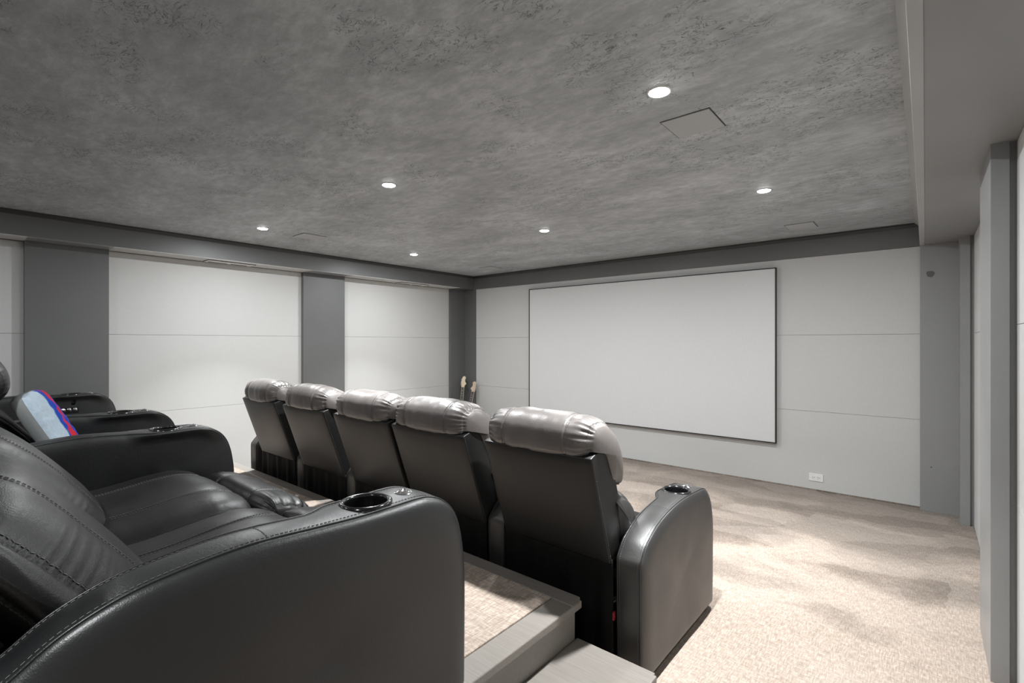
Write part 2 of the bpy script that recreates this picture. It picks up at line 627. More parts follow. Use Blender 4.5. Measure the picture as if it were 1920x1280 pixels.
def armrest(parent, outline, xr, width=0.108, mat='black_leather', flare_l=0.045, flare_r=0.0, cup=(0, 0), seam_y=None, panel_buttons=False, seed=0, ztop=1.0, puff=1.0):
    """padded arm: outline (y, z) open polyline from rear foot over the top to the front foot"""
    P0 = outline
    # round + resample
    pts = []
    m = len(P0)
    for i in range(m - 1):
        p0 = P0[max(0, i - 1)]
        p1, p2 = P0[i], P0[i + 1]
        p3 = P0[min(m - 1, i + 2)]
        for s in range(10):
            t = s / 10
            pts.append(tuple(0.5 * (2 * p1[j] + (p2[j] - p0[j]) * t + (2 * p0[j] - 5 * p1[j] + 4 * p2[j] - p3[j]) * t * t + (3 * p1[j] - p0[j] - 3 * p2[j] + p3[j]) * t ** 3) for j in range(2)))
    pts.append(P0[-1])
    nv = 220
    prof = resample(pts, nv)
    nr = normals2d(prof)
    ymin, ymax = min(p[0] for p in prof), max(p[0] for p in prof)
    zmin = min(p[1] for p in prof)
    cy, cz = (ymin + ymax) / 2 + 0.05, zmin + (ztop - zmin) * 0.5
    xl = xr - width
    ycup = cup[1]
    yfr = ymax

    def flare(y, z):
        return sstep(ycup - 0.17, ycup - 0.06, y) * (1 - sstep(yfr - 0.14, yfr - 0.015, y)) * sstep(ztop - 0.13, ztop - 0.03, z)
    # rings: (t 0..1 across from right to left side panels, scale, bulge)
    rings_spec = []
    ss = (0.0001, 0.15, 0.3, 0.45, 0.6, 0.72, 0.81, 0.87, 0.91, 0.94, 0.96, 0.975, 0.986, 0.993, 0.998)
    for s in ss:
        b = 0.030 * (math.sqrt(max(0, 1 - ((s - 0.86) / 0.14) ** 2)) if s > 0.86 else 1 - 0.35 * ((0.86 - s) / 0.86) ** 2)
        rings_spec.append(('r', s, b))
    for k in range(0, 11):
        rings_spec.append(('t', k / 10, 0))
    for s in reversed(ss):
        b = 0.030 * (math.sqrt(max(0, 1 - ((s - 0.86) / 0.14) ** 2)) if s > 0.86 else 1 - 0.35 * ((0.86 - s) / 0.86) ** 2)
        rings_spec.append(('l', s, b))

    def pos(kind, v, b, j):
        y, z = prof[j]
        fl = flare(y, z)
        if kind == 't':
            x = xr - 0.004 - (width - 0.008) * v
            d = 0.006 * (1 - (2 * v - 1) ** 2)
            if z < zmin + 0.01:
                d = 0
            x += flare_r * fl * (1 - v) - flare_l * fl * v
            if seam_y is not None:
                d -= 0.004 * math.exp(-((y - seam_y) / 0.005) ** 2)
            return Vector((x, y + nr[j][0] * d, z + nr[j][1] * d))
        s = v
        yy, zz = cy + (y - cy) * s, cz + (z - cz) * s
        f2 = fl * sstep(0.85, 1.0, s)
        nz = noise.noise(Vector((yy * 5 + seed, zz * 5, seed * 2.3))) * 0.005 * (1 - s ** 8)
        if kind == 'r':
            return Vector((xr - 0.004 + b + nz + flare_r * f2, yy, zz))
        return Vector((xl + 0.004 - b - nz - flare_l * f2, yy, zz))
    rings_spec = [(k, v, b * puff) for k, v, b in rings_spec]
    bm = bmesh.new()
    rings = [[bm.verts.new(pos(k, v, b, j)) for j in range(nv)] for k, v, b in rings_spec]
    for a, b in zip(rings, rings[1:]):
        for j in range(nv):
            bm.faces.new((a[j], a[(j + 1) % nv], b[(j + 1) % nv], b[j]))
    bm.faces.new(rings[0])
    bm.faces.new(rings[-1])
    body = obj('armrest', bm, mat, parent, True)
    # local height of the top at the cup
    xc, yc = cup
    top = [p for p in prof if p[1] > cz and abs(p[0] - yc) < 0.02]
    ztc = sum(p[1] for p in top) / len(top) + 0.004
    R = 0.066
    cb = bmesh.new()
    rr = lathe(cb, [(R - 0.006, -0.085), (R - 0.006, 0.05)], 40, (xc, yc, ztc))
    cb.faces.new(rr[0]); cb.faces.new(rr[1])
    cutter = obj('cutter', cb, None)
    if body.parent:
        cutter.parent = body.parent
    boolean_cut(body, cutter)
    for p in body.data.polygons:
        p.use_smooth = True
    bm = bmesh.new()
    lathe(bm, [(0.0005, -0.078), (R - 0.012, -0.078), (R - 0.009, -0.07), (R - 0.0085, -0.01), (R - 0.011, 0.0), (R - 0.009, 0.005), (R - 0.002, 0.008), (R + 0.004, 0.005), (R + 0.006, -0.004)], 56, (xc, yc, ztc))
    obj('cup_holder', bm, 'gloss_black', body, True)
    # small round power switch ahead of the cup
    yb = yc + 0.118
    topb = [p for p in prof if p[1] > cz and abs(p[0] - yb) < 0.015]
    zb = sum(p[1] for p in topb) / len(topb) + 0.0045
    bm = bmesh.new()
    c0 = (xc + 0.008, yb, zb)
    lathe(bm, [(0.0003, 0.008), (0.010, 0.0075), (0.017, 0.005), (0.020, 0.002), (0.026, 0.003), (0.029, -0.004)], 36, c0)
    for a in (0.5, 0.5 + math.pi / 2):
        dx, dy = math.cos(a) * 0.018, math.sin(a) * 0.018
        tube(bm, [(c0[0] - dx, c0[1] - dy, c0[2] + 0.0045), (c0[0], c0[1], c0[2] + 0.0095), (c0[0] + dx, c0[1] + dy, c0[2] + 0.0045)], 0.0016, 6)
    obj('power_button', bm, 'chrome', body, True)
    # piping and stitching along both edges
    zc_lim = zmin + 0.015
    lim = [j for j in range(nv) if prof[j][1] > zc_lim]
    for kind in ('r', 'l'):
        bm = bmesh.new()
        sb = bmesh.new()
        sgn = 1 if kind == 'r' else -1
        line, st = [], []
        # start the run where the outline leaves the foot
        k0 = next(j for j in range(nv) if j in lim and (j - 1) % nv not in lim)
        j = k0
        run = []
        while j % nv in lim and len(run) < nv:
            run.append(j % nv)
            j += 1
        for j in run:
            p = pos('t', 0.0 if kind == 'r' else 1.0, 0, j)
            n = Vector((sgn * 0.5, nr[j][0], nr[j][1])).normalized()
            line.append(p + n * 0.001)
            q = pos('t', 0.10 if kind == 'r' else 0.90, 0, j)
            st.append(q + Vector((0, nr[j][0], nr[j][1])) * 0.001)
        tube(bm, line, 0.0028, 7)
        dashes(sb, st)
        obj('piping', bm, 'black_leather', body, True)
        obj('stitching', sb, 'thread', body)
    if seam_y is not None:
        sb = bmesh.new()
        js = [j for j in range(nv) if prof[j][1] > cz]
        for off in (0.007,):
            jj = min(js, key=lambda q: abs(prof[q][0] - seam_y - off))
            dashes(sb, [pos('t', k / 20, 0, jj) + Vector((0, nr[jj][0], nr[jj][1])) * 0.001 for k in range(1, 20)])
        obj('stitching', sb, 'thread', body)
    if panel_buttons:
        yy, zz = 0.715, 0.862
        xf = xr + 0.012
        bm = bmesh.new()
        add_box(bm, xf - 0.02, xf + 0.007, yy - 0.14, yy + 0.085, zz - 0.026, zz + 0.026, 0.006)
        cp = obj('control_panel', bm, 'gloss_black', body)
        for k in range(4):
            y0 = yy - 0.078 + k * 0.043
            bm = bmesh.new()
            lathe(bm, [(0.0003, 0.004), (0.013, 0.003), (0.0155, -0.004)], 24)
            for a in (0.8, 0.8 + math.pi / 2):
                tube(bm, [(-0.011 * math.cos(a), -0.011 * math.sin(a), 0.0045), (0.011 * math.cos(a), 0.011 * math.sin(a), 0.0045)], 0.0013, 6)
            bmesh.ops.transform(bm, matrix=Matrix.Translation((xf + 0.0085, y0, zz)) @ Matrix.Rotation(math.pi / 2, 4, 'Y'), verts=bm.verts)
            obj('button', bm, 'chrome', body, True)
    return body


# ---------------------------------------------------------------- room shell
def floor():
    bm = bmesh.new()
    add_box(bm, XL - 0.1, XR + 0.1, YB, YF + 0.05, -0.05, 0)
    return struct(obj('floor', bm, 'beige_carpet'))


floor()
box('ceiling', (XL - 0.1, XR + 0.1, YB - 0.1, YF + 0.1, ZC, ZC + 0.05), 'dark_plaster')['kind'] = 'structure'

# soffits round the ceiling
s = box('trim_1', (XL - 0.05, XSL, YB, YF + 0.05, ZS + 0.004, ZC + 0.01), 'charcoal_paint'); struct(s)      # left soffit
s = box('trim_2', (XSL, -0.036, YF - 0.004, YF + 0.06, ZS - 0.002, ZC + 0.01), 'charcoal_paint'); struct(s)     # front fascia
s = box('trim_3', (-0.003, XR + 0.05, YB, YF + 0.05, ZS, ZC + 0.01), 'beam_paint'); struct(s)          # right beam
s = box('trim_4', (-0.037, -0.0035, YB, YF - 0.002, ZS - 0.004, ZC + 0.005), 'crown_paint', bev=0.002); struct(s)   # fascia board of the beam


def crown(name, pts, mat, along, a0, a1):
    """small moulding of cross-section pts swept along an axis"""
    bm = bmesh.new()
    R = []
    for a in (a0, a1):
        R.append([bm.verts.new((p[0], a, p[1]) if along == 'y' else (a, p[0], p[1])) for p in pts])
    n = len(pts)
    for k in range(n):
        bm.faces.new((R[0][k], R[0][(k + 1) % n], R[1][(k + 1) % n], R[1][k]))
    bm.faces.new(R[0]); bm.faces.new(R[1])
    return struct(obj(name, bm, mat))


crown('trim_5', [(XSL - 0.001, ZC - 0.036), (XSL + 0.008, ZC - 0.036), (XSL + 0.014, ZC - 0.022), (XSL + 0.02, ZC - 0.014), (XSL + 0.02, ZC + 0.001), (XSL - 0.001, ZC + 0.001)], 'dark_crown', 'y', YB, YF - 0.004)
crown('trim_6', [(YF - 0.003, ZC - 0.036), (YF - 0.012, ZC - 0.036), (YF - 0.018, ZC - 0.022), (YF - 0.024, ZC - 0.014), (YF - 0.024, ZC + 0.001), (YF - 0.003, ZC + 0.001)], 'dark_crown', 'x', XSL, -0.036)
crown('trim_7', [(-0.036, ZC - 0.03), (-0.042, ZC - 0.03), (-0.07, ZC - 0.006), (-0.07, ZC + 0.001), (-0.036, ZC + 0.001)], 'crown_paint', 'y', YB, YF - 0.004)

# walls: a dark core with stretched fabric panels in three courses, and painted posts
ROWS = ((0.004, 0.757), (0.759, 1.493), (1.495, ZS - 0.004))


def bay(parent, axis, a0, a1, face, depth, name='wall_panel'):
    for z0, z1 in ROWS:
        bm = bmesh.new()
        if axis == 'y':
            add_box(bm, min(face, face + depth), max(face, face + depth), a0, a1, z0, z1, 0.0012)
        else:
            add_box(bm, a0, a1, min(face, face + depth), max(face, face + depth), z0, z1, 0.0012)
        obj(name, bm, 'panel_fabric', parent)


wl = struct(box('wall_left', (XL - 0.1, XL - 0.012, YB, YF + 0.05, 0, ZC), 'shadow_gap'))
for a0, a1 in ((YB, -1.845), (-1.31, 0.49), (1.03, 2.827), (3.365, 5.175)):
    bay(wl, 'y', a0, a1, XL, -0.02)
for a0, a1 in ((-1.845, -1.31), (0.49, 1.03), (2.827, 3.365), (5.175, YF)):
    box('pilaster', (XL - 0.02, XL + 0.05, a0, a1, 0, ZS + 0.004), 'charcoal_paint', wl, 0.0015)
# underside boards of the soffit: pale over the panels, grey over the posts
for a0, a1, mt in ((YB, 0.49, 'panel_fabric'), (0.49, 1.03, 'beam_paint'), (1.03, 2.827, 'panel_fabric'), (2.827, 3.365, 'beam_paint'), (3.365, 5.175, 'panel_fabric'), (5.175, YF, 'charcoal_paint')):
    box('soffit_board', (XL + 0.004, XSL - 0.0005, a0, a1, ZS, ZS + 0.006), mt, wl)

wf = struct(box('wall_front', (XL - 0.1, XR + 0.1, YF + 0.012, YF + 0.1, 0, ZC), 'shadow_gap'))
bay(wf, 'x', -5.348, -0.035, YF, 0.02)
box('pilaster', (XL, -5.348, YF - 0.002, YF + 0.02, 0, ZS + 0.004), 'charcoal_paint', wf, 0.0015)
box('pilaster', (-0.035, 0.21, YF - 0.065, YF + 0.02, 0, ZS + 0.002), 'marked_charcoal_paint', wf, 0.0015)

wr = struct(box('wall_right', (XR + 0.014, XR + 0.1, YB, YF + 0.05, 0, ZC), 'shadow_gap'))
for a0, a1 in ((YB, -1.8), (-1.25, 0.53), (1.06, 2.88), (3.37, 5.19)):
    bay(wr, 'y', a0, a1, XR, 0.02)
for a0, a1 in ((-1.8, -1.27), (0.53, 1.06), (2.864, 3.384), (5.18, YF - 0.05)):
    bm = bmesh.new()
    add_box(bm, 0.209, 0.266, a0, a1, 0, ZS + 0.002, 0.0015)
    add_box(bm, 0.26, XR + 0.02, a0 + 0.02, a1 - 0.02, 0, ZS + 0.002)
    obj('pilaster', bm, 'post_paint', wr)
wb = struct(box('wall_back', (XL - 0.1, XR + 0.1, YB - 0.1, YB, 0, ZC), 'charcoal_paint'))


# thin carpet edge strip under the front wall
def edge_strip():
    bm = bmesh.new()
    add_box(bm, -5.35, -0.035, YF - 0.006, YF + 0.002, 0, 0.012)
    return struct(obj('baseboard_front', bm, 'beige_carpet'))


edge_strip()

# ---------------------------------------------------------------- ceiling downlights and their light
for i, (x, y) in enumerate(LAMP_POS):
    names = {(-0.836, 1.93): 'brightest round ceiling downlight nearest the big ceiling speaker, right of centre',
             (-2.68, 1.93): 'round ceiling downlight above the middle of the room, left of centre',
             (-4.57, 1.93): 'leftmost round ceiling downlight, beside a square speaker near the left wall',
             (-0.836, 3.64): 'rightmost round ceiling downlight, near the beam above the right aisle',
             (-2.68, 3.64): 'round ceiling downlight in front of the middle of the projection screen',
             (-4.57, 3.64): 'farthest round ceiling downlight, near the corner of left and screen walls'}
    lab = names.get((x, y), 'round ceiling downlight behind the camera')
    t = thing('ceiling_downlight', lab, 'ceiling light', (x, y, ZC), 'recessed ceiling downlights')
    bm = bmesh.new()
    lathe(bm, [(0.040, -0.002), (0.0425, -0.004), (0.047, -0.003), (0.049, 0.0005)], 40)
    obj('trim_ring', bm, 'white_plastic', t, True)
    bm = bmesh.new()
    rr = lathe(bm, [(0.041, -0.0015), (0.036, -0.0065), (0.022, -0.010), (0.0005, -0.011)], 40)
    obj('lens', bm, 'lamp_glow', t, True)
    for watts, spread in LAMP_BEAMS:
        ld = bpy.data.lights.new('downlight_beam', 'AREA')
        ld.shape = 'DISK'
        ld.size = 0.075
        ld.energy = watts * (0.45 if y < 0 else 1.0)      # the rear circuit is dimmed
        ld.color = (0.965, 0.988, 1.0)
        ld.spread = math.radians(spread)
        lo = bpy.data.objects.new('downlight_beam', ld)
        col.objects.link(lo)
        lo.parent = t
        lo.location = (0, 0, -0.014)

# ceiling speakers
for (x, y, lab) in ((-0.836, 2.315, 'large square ceiling speaker beside the brightest downlight, nearest the camera'),
                    (-4.57, 2.372, 'square ceiling speaker near the left wall, right of the leftmost downlight'),
                    (-0.84, 4.955, 'square ceiling speaker near the beam, above the right end of the screen'),
                    (-4.6, 4.99, 'square ceiling speaker in the far left corner of the ceiling')):
    t = thing('ceiling_speaker', lab, 'speaker', (x, y, ZC), 'square ceiling speakers')
    box('grille', (-0.109, 0.109, -0.112, 0.112, -0.005, 0.0), 'speaker_cloth', t, 0.0015)
    bm = bmesh.new()
    for q in ((-0.114, 0.114, -0.117, -0.113), (-0.114, 0.114, 0.113, 0.117), (-0.114, -0.110, -0.117, 0.117), (0.110, 0.114, -0.117, 0.117)):
        add_box(bm, *q, -0.0015, 0.0)
    obj('edge_gap', bm, 'slot_black', t)

# slot vents in the left soffit
for (y0, y1, lab) in ((1.79, 2.24, 'long white slot vent under the left soffit, nearer the camera'), (4.16, 4.63, 'long white slot vent under the left soffit, near the far corner')):
    t = thing('slot_vent', lab, 'vent', (XL + 0.1, (y0 + y1) / 2, ZS), 'slot vents under the soffit')
    hl = (y1 - y0) / 2
    box('vent_frame', (-0.075, 0.075, -hl, hl, -0.006, 0.0), 'white_plastic', t, 0.0015)
    bm = bmesh.new()
    add_box(bm, -0.05, -0.025, -hl + 0.03, -0.02, -0.0075, -0.004)
    obj('slot', bm, 'slot_black', t)
    bm = bmesh.new()
    add_box(bm, -0.05, -0.025, 0.02, hl - 0.05, -0.0075, -0.004)
    obj('slot', bm, 'slot_black', t)
    bm = bmesh.new()
    add_box(bm, 0.072, 0.077, -hl - 0.004, hl, -0.0065, 0.0)
    add_box(bm, -0.075, 0.077, -hl - 0.006, -hl - 0.001, -0.0065, 0.0)
    obj('edge_gap', bm, 'slot_black', t)

# ---------------------------------------------------------------- projection screen
sx0, sx1, sz0, sz1 = -4.272, -1.138, 0.412, 2.170
t = thing('projection_screen', 'wide white projection screen in a thin black frame on the far wall', 'screen', ((sx0 + sx1) / 2, YF - 0.03, sz0))
w2 = (sx1 - sx0) / 2
hh = sz1 - sz0
box('screen_surface', (-w2 + 0.008, w2 - 0.008, -0.008, 0.0, 0.008, hh - 0.008), 'screen_fabric', t)
bm = bmesh.new()
for q in ((-w2, w2, 0, 0.010), (-w2, w2, hh - 0.010, hh)):
    add_box(bm, q[0], q[1], -0.014, 0.022, q[2], q[3])
for q in ((-w2, -w2 + 0.010), (w2 - 0.010, w2)):
    add_box(bm, q[0], q[1], -0.014, 0.022, 0.010, hh - 0.010)
obj('frame', bm, 'black_trim', t)
for q in (-1.2, 0, 1.2):
    for zz in (0.1, hh - 0.2):
        box('wall_bracket', (q - 0.03, q + 0.03, -0.001, 0.0295, zz, zz + 0.08), 'black_trim', t)

# ---------------------------------------------------------------- wall outlet
t = thing('wall_outlet', 'white double electrical outlet low on the pale wall below the screen', 'outlet', (-0.802, YF, 0.126))
box('cover_plate', (-0.0585, 0.0585, -0.006, 0.0, -0.036, 0.036), 'white_plastic', t, 0.002)
for cx in (-0.021, 0.021):
    bm = bmesh.new()
    add_box(bm, cx - 0.016, cx + 0.016, -0.0075, -0.005, -0.0165, 0.0165, 0.001)
    so = obj('socket', bm, 'white_plastic', t)
    bm = bmesh.new()
    add_box(bm, cx - 0.010, cx - 0.002, -0.0082, -0.0070, 0.005, 0.008)
    add_box(bm, cx - 0.009, cx - 0.002, -0.0082, -0.0070, -0.008, -0.005)
    rr = lathe(bm, [(0.0003, 0.0), (0.0032, 0.0)], 12)
    vs = [v for r in rr for v in r]
    bmesh.ops.transform(bm, matrix=Matrix.Translation((cx + 0.008, -0.0082, 0)) @ Matrix.Rotation(math.pi / 2, 4, 'X'), verts=vs)
    obj('slots', bm, 'slot_black', so)

# ---------------------------------------------------------------- platform and step
ZP, ZT = 0.341, 0.173
PX, PY = -1.10, 1.78            # platform nosing corner


def rounded_slab(bm, x0, x1, y0, y1, z0, z1, rc=0.02, bev=0.012):
    vs = add_box(bm, x0, x1, y0, y1, z0, z1)
    e = [ed for ed in bm.edges if len(set(ed.verts) & set(vs)) == 2 and abs(ed.verts[0].co.x - x1) < 1e-6 and abs(ed.verts[1].co.x - x1) < 1e-6
         and abs(ed.verts[0].co.y - y1) < 1e-6 and abs(ed.verts[1].co.y - y1) < 1e-6]
    bmesh.ops.bevel(bm, geom=e, offset=rc, segments=6, affect='EDGES')


def platform():
    t = thing('seating_platform', 'raised seating platform with beige carpet inset and taupe wood edging', 'platform', (0, 0, 0))
    back = YB + 0.01
    box('riser', (XL + 0.055, PX - 0.03, back, PY - 0.03, 0.0, ZP - 0.03), 'taupe_wood', t)
    bm = bmesh.new()
    # nosing frame: front board and side board mitred at the corner
    cx, cyy = -1.207, 1.693
    z0, z1 = ZP - 0.034, ZP
    rounded_slab(bm, XL + 0.055, PX, cyy, PY, z0, z1)
    rounded = obj('front_nosing', bm, 'taupe_wood', t)
    md = rounded.modifiers.new('b', 'BEVEL'); md.width = 0.007; md.segments = 3; md.limit_method = 'ANGLE'; md.angle_limit = math.radians(50)
    box('side_nosing', (cx, PX, back, cyy + 0.0005, z0, z1), 'taupe_wood', t, 0.006)
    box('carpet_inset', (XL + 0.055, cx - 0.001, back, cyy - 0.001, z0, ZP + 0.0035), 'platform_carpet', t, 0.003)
    return t


platform()


def step():
    t = thing('platform_step', 'low taupe wooden step beside the carpeted platform', 'step', (0, 0, 0))
    back = YB + 0.01
    x0, x1, y1 = PX - 0.028, -0.768, 1.764
    box('step_riser', (x0, x1 - 0.03, back, y1 - 0.03, 0.0, ZT - 0.03), 'taupe_wood', t)
    bm = bmesh.new()
    rounded_slab(bm, x0, x1, back, y1, ZT - 0.034, ZT, 0.012)
    o = obj('step_tread', bm, 'taupe_wood', t)
    md = o.modifiers.new('b', 'BEVEL'); md.width = 0.007; md.segments = 3; md.limit_method = 'ANGLE'; md.angle_limit = math.radians(50)
    return t


step()

# ---------------------------------------------------------------- front row recliners (facing the screen)
F_OUT = [(1.868, 0.025), (1.864, 0.20), (1.860, 0.40), (1.860, 0.505), (1.868, 0.525), (1.912, 0.575), (1.97, 0.607), (2.03, 0.632), (2.13, 0.655), (2.24, 0.668),
         (2.34, 0.672), (2.44, 0.669), (2.54, 0.664), (2.60, 0.658), (2.645, 0.635), (2.69, 0.58), (2.715, 0.50), (2.725, 0.40), (2.722, 0.20), (2.715, 0.025)]


def front_outline(dz=0):
    # shift: the foot line already at floor level
    return [(y, z) for y, z in F_OUT]


def front_chair(xc, W, arms, label, seed, tagged=False):
    """xc seat centre, W seat width between arms; arms: list of (xr, flare_l, flare_r)"""
    t = thing('recliner', label, 'recliner', (xc, 2.3, 0), 'black leather recliners in the front row')
    root = bpy.data.objects.new('tmp', None)
    objs = []

    class Par:
        pass
    dx = -xc
    dy = -2.3

    def S(ctrl):
        return [(y + dy, z) for y, z in ctrl]
    bw = 0.585
    # headrest roll and upper pillow
    head = [(1.690, 0.948), (1.670, 0.99), (1.674, 1.055), (1.70, 1.095), (1.745, 1.118), (1.80, 1.120), (1.86, 1.098), (1.93, 1.045), (1.98, 0.965), (2.005, 0.88), (2.0, 0.80),
            (1.965, 0.765), (1.90, 0.775), (1.84, 0.80), (1.80, 0.87), (1.765, 0.93)]
    cushion('headrest', S(head), 0, bw + 0.05, 'highlit_black_leather', t, seams=(-0.52, 0.52), gather=0.0080, drape=0.0030, seed=seed, cap=0.045, sink=0.003, gather_len=0.05, gfreq=135)
    lumb = [(1.86, 0.78), (1.95, 0.775), (2.02, 0.755), (2.085, 0.70), (2.125, 0.62), (2.13, 0.56), (2.09, 0.50), (2.02, 0.46), (1.92, 0.46), (1.90, 0.55), (1.87, 0.68)]
    cushion('backrest', S(lumb), 0, bw + 0.045, 'front_black_leather', t, seams=(-0.5, 0.5), gather=0.004, drape=0.003, seed=seed + 50, nv=110)
    # shell behind the pillows
    pa, pb = Vector((0, 1.845 + dy, 0.485)), Vector((0, 1.684 + dy, 0.957))
    dirv = (pb - pa)
    L = dirv.length
    dirv.normalize()
    nrm = Vector((0, dirv.z, -dirv.y))      # towards the front
    bm = bmesh.new()
    th = 0.12
    nx, nz = 14, 14
    hw = bw / 2
    # slightly padded rear face built as a grid
    front = []
    rear = []
    for i in range(nx + 1):
        cr, cf = [], []
        for k in range(nz + 1):
            u, v = -1 + 2 * i / nx, k / nz
            bul = 0.010 * (1 - u ** 4) * (1 - (2 * v - 1) ** 4)
            p = pa + dirv * (L * v) - nrm * bul + Vector((u * hw, 0, 0))
            cr.append(bm.verts.new(p))
            q = pa + dirv * (L * v) + nrm * (th + (0.035 if v < 0.9 else 0)) + Vector((u * hw, 0, 0))
            cf.append(bm.verts.new(q))
        rear.append(cr)
        front.append(cf)
    for G in (rear, front):
        for i in range(nx):
            for k in range(nz):
                bm.faces.new((G[i][k], G[i + 1][k], G[i + 1][k + 1], G[i][k + 1]))
    for i in range(nx):
        bm.faces.new((rear[i][0], rear[i + 1][0], front[i + 1][0], front[i][0]))
        bm.faces.new((rear[i][nz], rear[i + 1][nz], front[i + 1][nz], front[i][nz]))
    for k in range(nz):
        bm.faces.new((rear[0][k], rear[0][k + 1], front[0][k + 1], front[0][k]))
        bm.faces.new((rear[nx][k], rear[nx][k + 1], front[nx][k + 1], front[nx][k]))
    bo = obj('back_panel', bm, 'back_vinyl', t)
    md = bo.modifiers.new('b', 'BEVEL'); md.width = 0.006; md.segments = 3; md.limit_method = 'ANGLE'
    for p in bo.data.polygons:
        p.use_smooth = True
    for sg in (-1, 1):
        sb = bmesh.new()
        dashes(sb, [pa + dirv * (L * v / 20) + Vector((sg * (hw + 0.001), 0, 0)) + nrm * 0.008 for v in range(21)])
        obj('stitching', sb, 'thread', bo)
    # loose cloth skirt closing the mechanism
    rnd = random.Random(seed)
    bm = bmesh.new()
    G = []
    nx, nz = 60, 16
    phs = [rnd.uniform(0, 6.3) for _ in range(4)]
    for side in (0, 1):
        g = []
        for i in range(nx + 1):
            c = []
            for k in range(nz + 1):
                u, v = i / nx, k / nz
                x = -hw - 0.004 + (bw + 0.008) * u
                fold = 0.010 * (math.sin(u * 23 + phs[0] + v * 1.5) + 0.6 * math.sin(u * 41 + phs[1] - v * 2)) * (1 - 0.6 * v)
                top = 0.505 - 0.012 * math.sin(u * math.pi)
                y = 1.862 + dy + fold * 0.8 - 0.012 * v + side * 0.004
                c.append(bm.verts.new((x, y, 0.02 + (top - 0.02) * v)))
            g.append(c)
        G.append(g)
    for g in G:
        for i in range(nx):
            for k in range(nz):
                bm.faces.new((g[i][k], g[i + 1][k], g[i + 1][k + 1], g[i][k + 1]))
    for i in range(nx):
        for k in (0, nz):
            bm.faces.new((G[0][i][k], G[0][i + 1][k], G[1][i + 1][k], G[1][i][k]))
    for k in range(nz):
        for i in (0, nx):
            bm.faces.new((G[0][i][k], G[0][i][k + 1], G[1][i][k + 1], G[1][i][k]))
    sk = obj('back_skirt', bm, 'skirt_cloth', t, True)
    # frame under the seat
    box('base_frame', (-W / 2 + 0.002, W / 2 - 0.002, 1.90 + dy, 2.60 + dy, 0.03, 0.30), 'skirt_cloth', t, 0.004)
    seat = [(1.96, 0.33), (1.95, 0.41), (2.0, 0.452), (2.12, 0.462), (2.28, 0.474), (2.42, 0.474), (2.49, 0.45), (2.515, 0.39), (2.50, 0.32), (2.40, 0.29), (2.1, 0.29)]
    cushion('seat', S(seat), 0, W - 0.012, 'soft_black_leather', t, seams=(-0.5, 0.5), gather=0.003, drape=0.003, seed=seed + 9, nv=110, cap=0.02)
    foot = [(2.53, 0.13), (2.53, 0.30), (2.52, 0.40), (2.56, 0.445), (2.64, 0.44), (2.70, 0.39), (2.735, 0.30), (2.735, 0.18), (2.70, 0.09), (2.60, 0.08)]
    cushion('footrest', S(foot), 0, W - 0.02, 'soft_black_leather', t, seams=(-0.5, 0.5), gather=0.005, drape=0.003, seed=seed + 19, nv=110, cap=0.025)
    for (xr, fl, fr) in arms:
        o = armrest(t, S(front_outline()), xr - xc, 0.108, 'front_black_leather', fl, fr, cup=(xr - xc - 0.054 - (fl - fr) / 2, 2.425 + dy), seam_y=2.16 + dy, seed=seed, ztop=0.672, puff=0.75 if fr == 0 else 0.3)
        bf = bmesh.new()
        add_box(bf, xr - xc - 0.10, xr - xc - 0.008, 1.875 + dy, 2.70 + dy, 0.0, 0.03)
        obj('arm_foot', bf, 'slot_black', t)
    if tagged:
        box('care_tag', (hw + 0.004, hw + 0.010, 1.852 + dy, 1.866 + dy, 0.25, 0.285), 'red_tag', t)
        bm = bmesh.new()
        add_box(bm, arms[0][0] - xc - 0.004 + 0.001, arms[0][0] - xc + 0.008, 2.66 + dy, 2.70 + dy, 0.05, 0.075, 0.002)
        obj('metal_badge', bm, 'chrome', t)
    return t


front_chair(-1.304, 0.565, [(-0.884, 0.045, 0.0)], 'rightmost front-row black recliner, its outer arm and cupholder beside the open aisle', 1, True)
front_chair(-2.027, 0.565, [(-1.618, 0.018, 0.018)], 'second front-row black recliner from the right, left of the arm-gap beside the aisle recliner', 2)
front_chair(-2.653, 0.565, [(-2.955, 0.018, 0.018)], 'middle front-row black recliner, tight against its right neighbour with no arm between', 3)
front_chair(-3.365, 0.565, [(-3.674, 0.018, 0.018)], 'second front-row black recliner from the left wall end', 4)
front_chair(-4.09, 0.565, [(-4.532, 0.018, 0.018), ], 'leftmost front-row black recliner, nearest the left wall', 5)

# ---------------------------------------------------------------- rear row recliners on the platform
R_OUT = [(0.02, 0.372), (0.02, 0.55), (0.02, 0.80), (0.045, 0.862), (0.085, 0.895), (0.142, 0.935), (0.227, 0.968), (0.328, 0.984), (0.446, 0.992), (0.59, 0.985), (0.70, 0.980), (0.80, 0.980), (0.88, 0.981),
         (0.925, 0.975), (0.972, 0.955), (1.017, 0.912), (1.044, 0.848), (1.060, 0.752), (1.063, 0.654), (1.062, 0.50), (1.060, 0.372)]


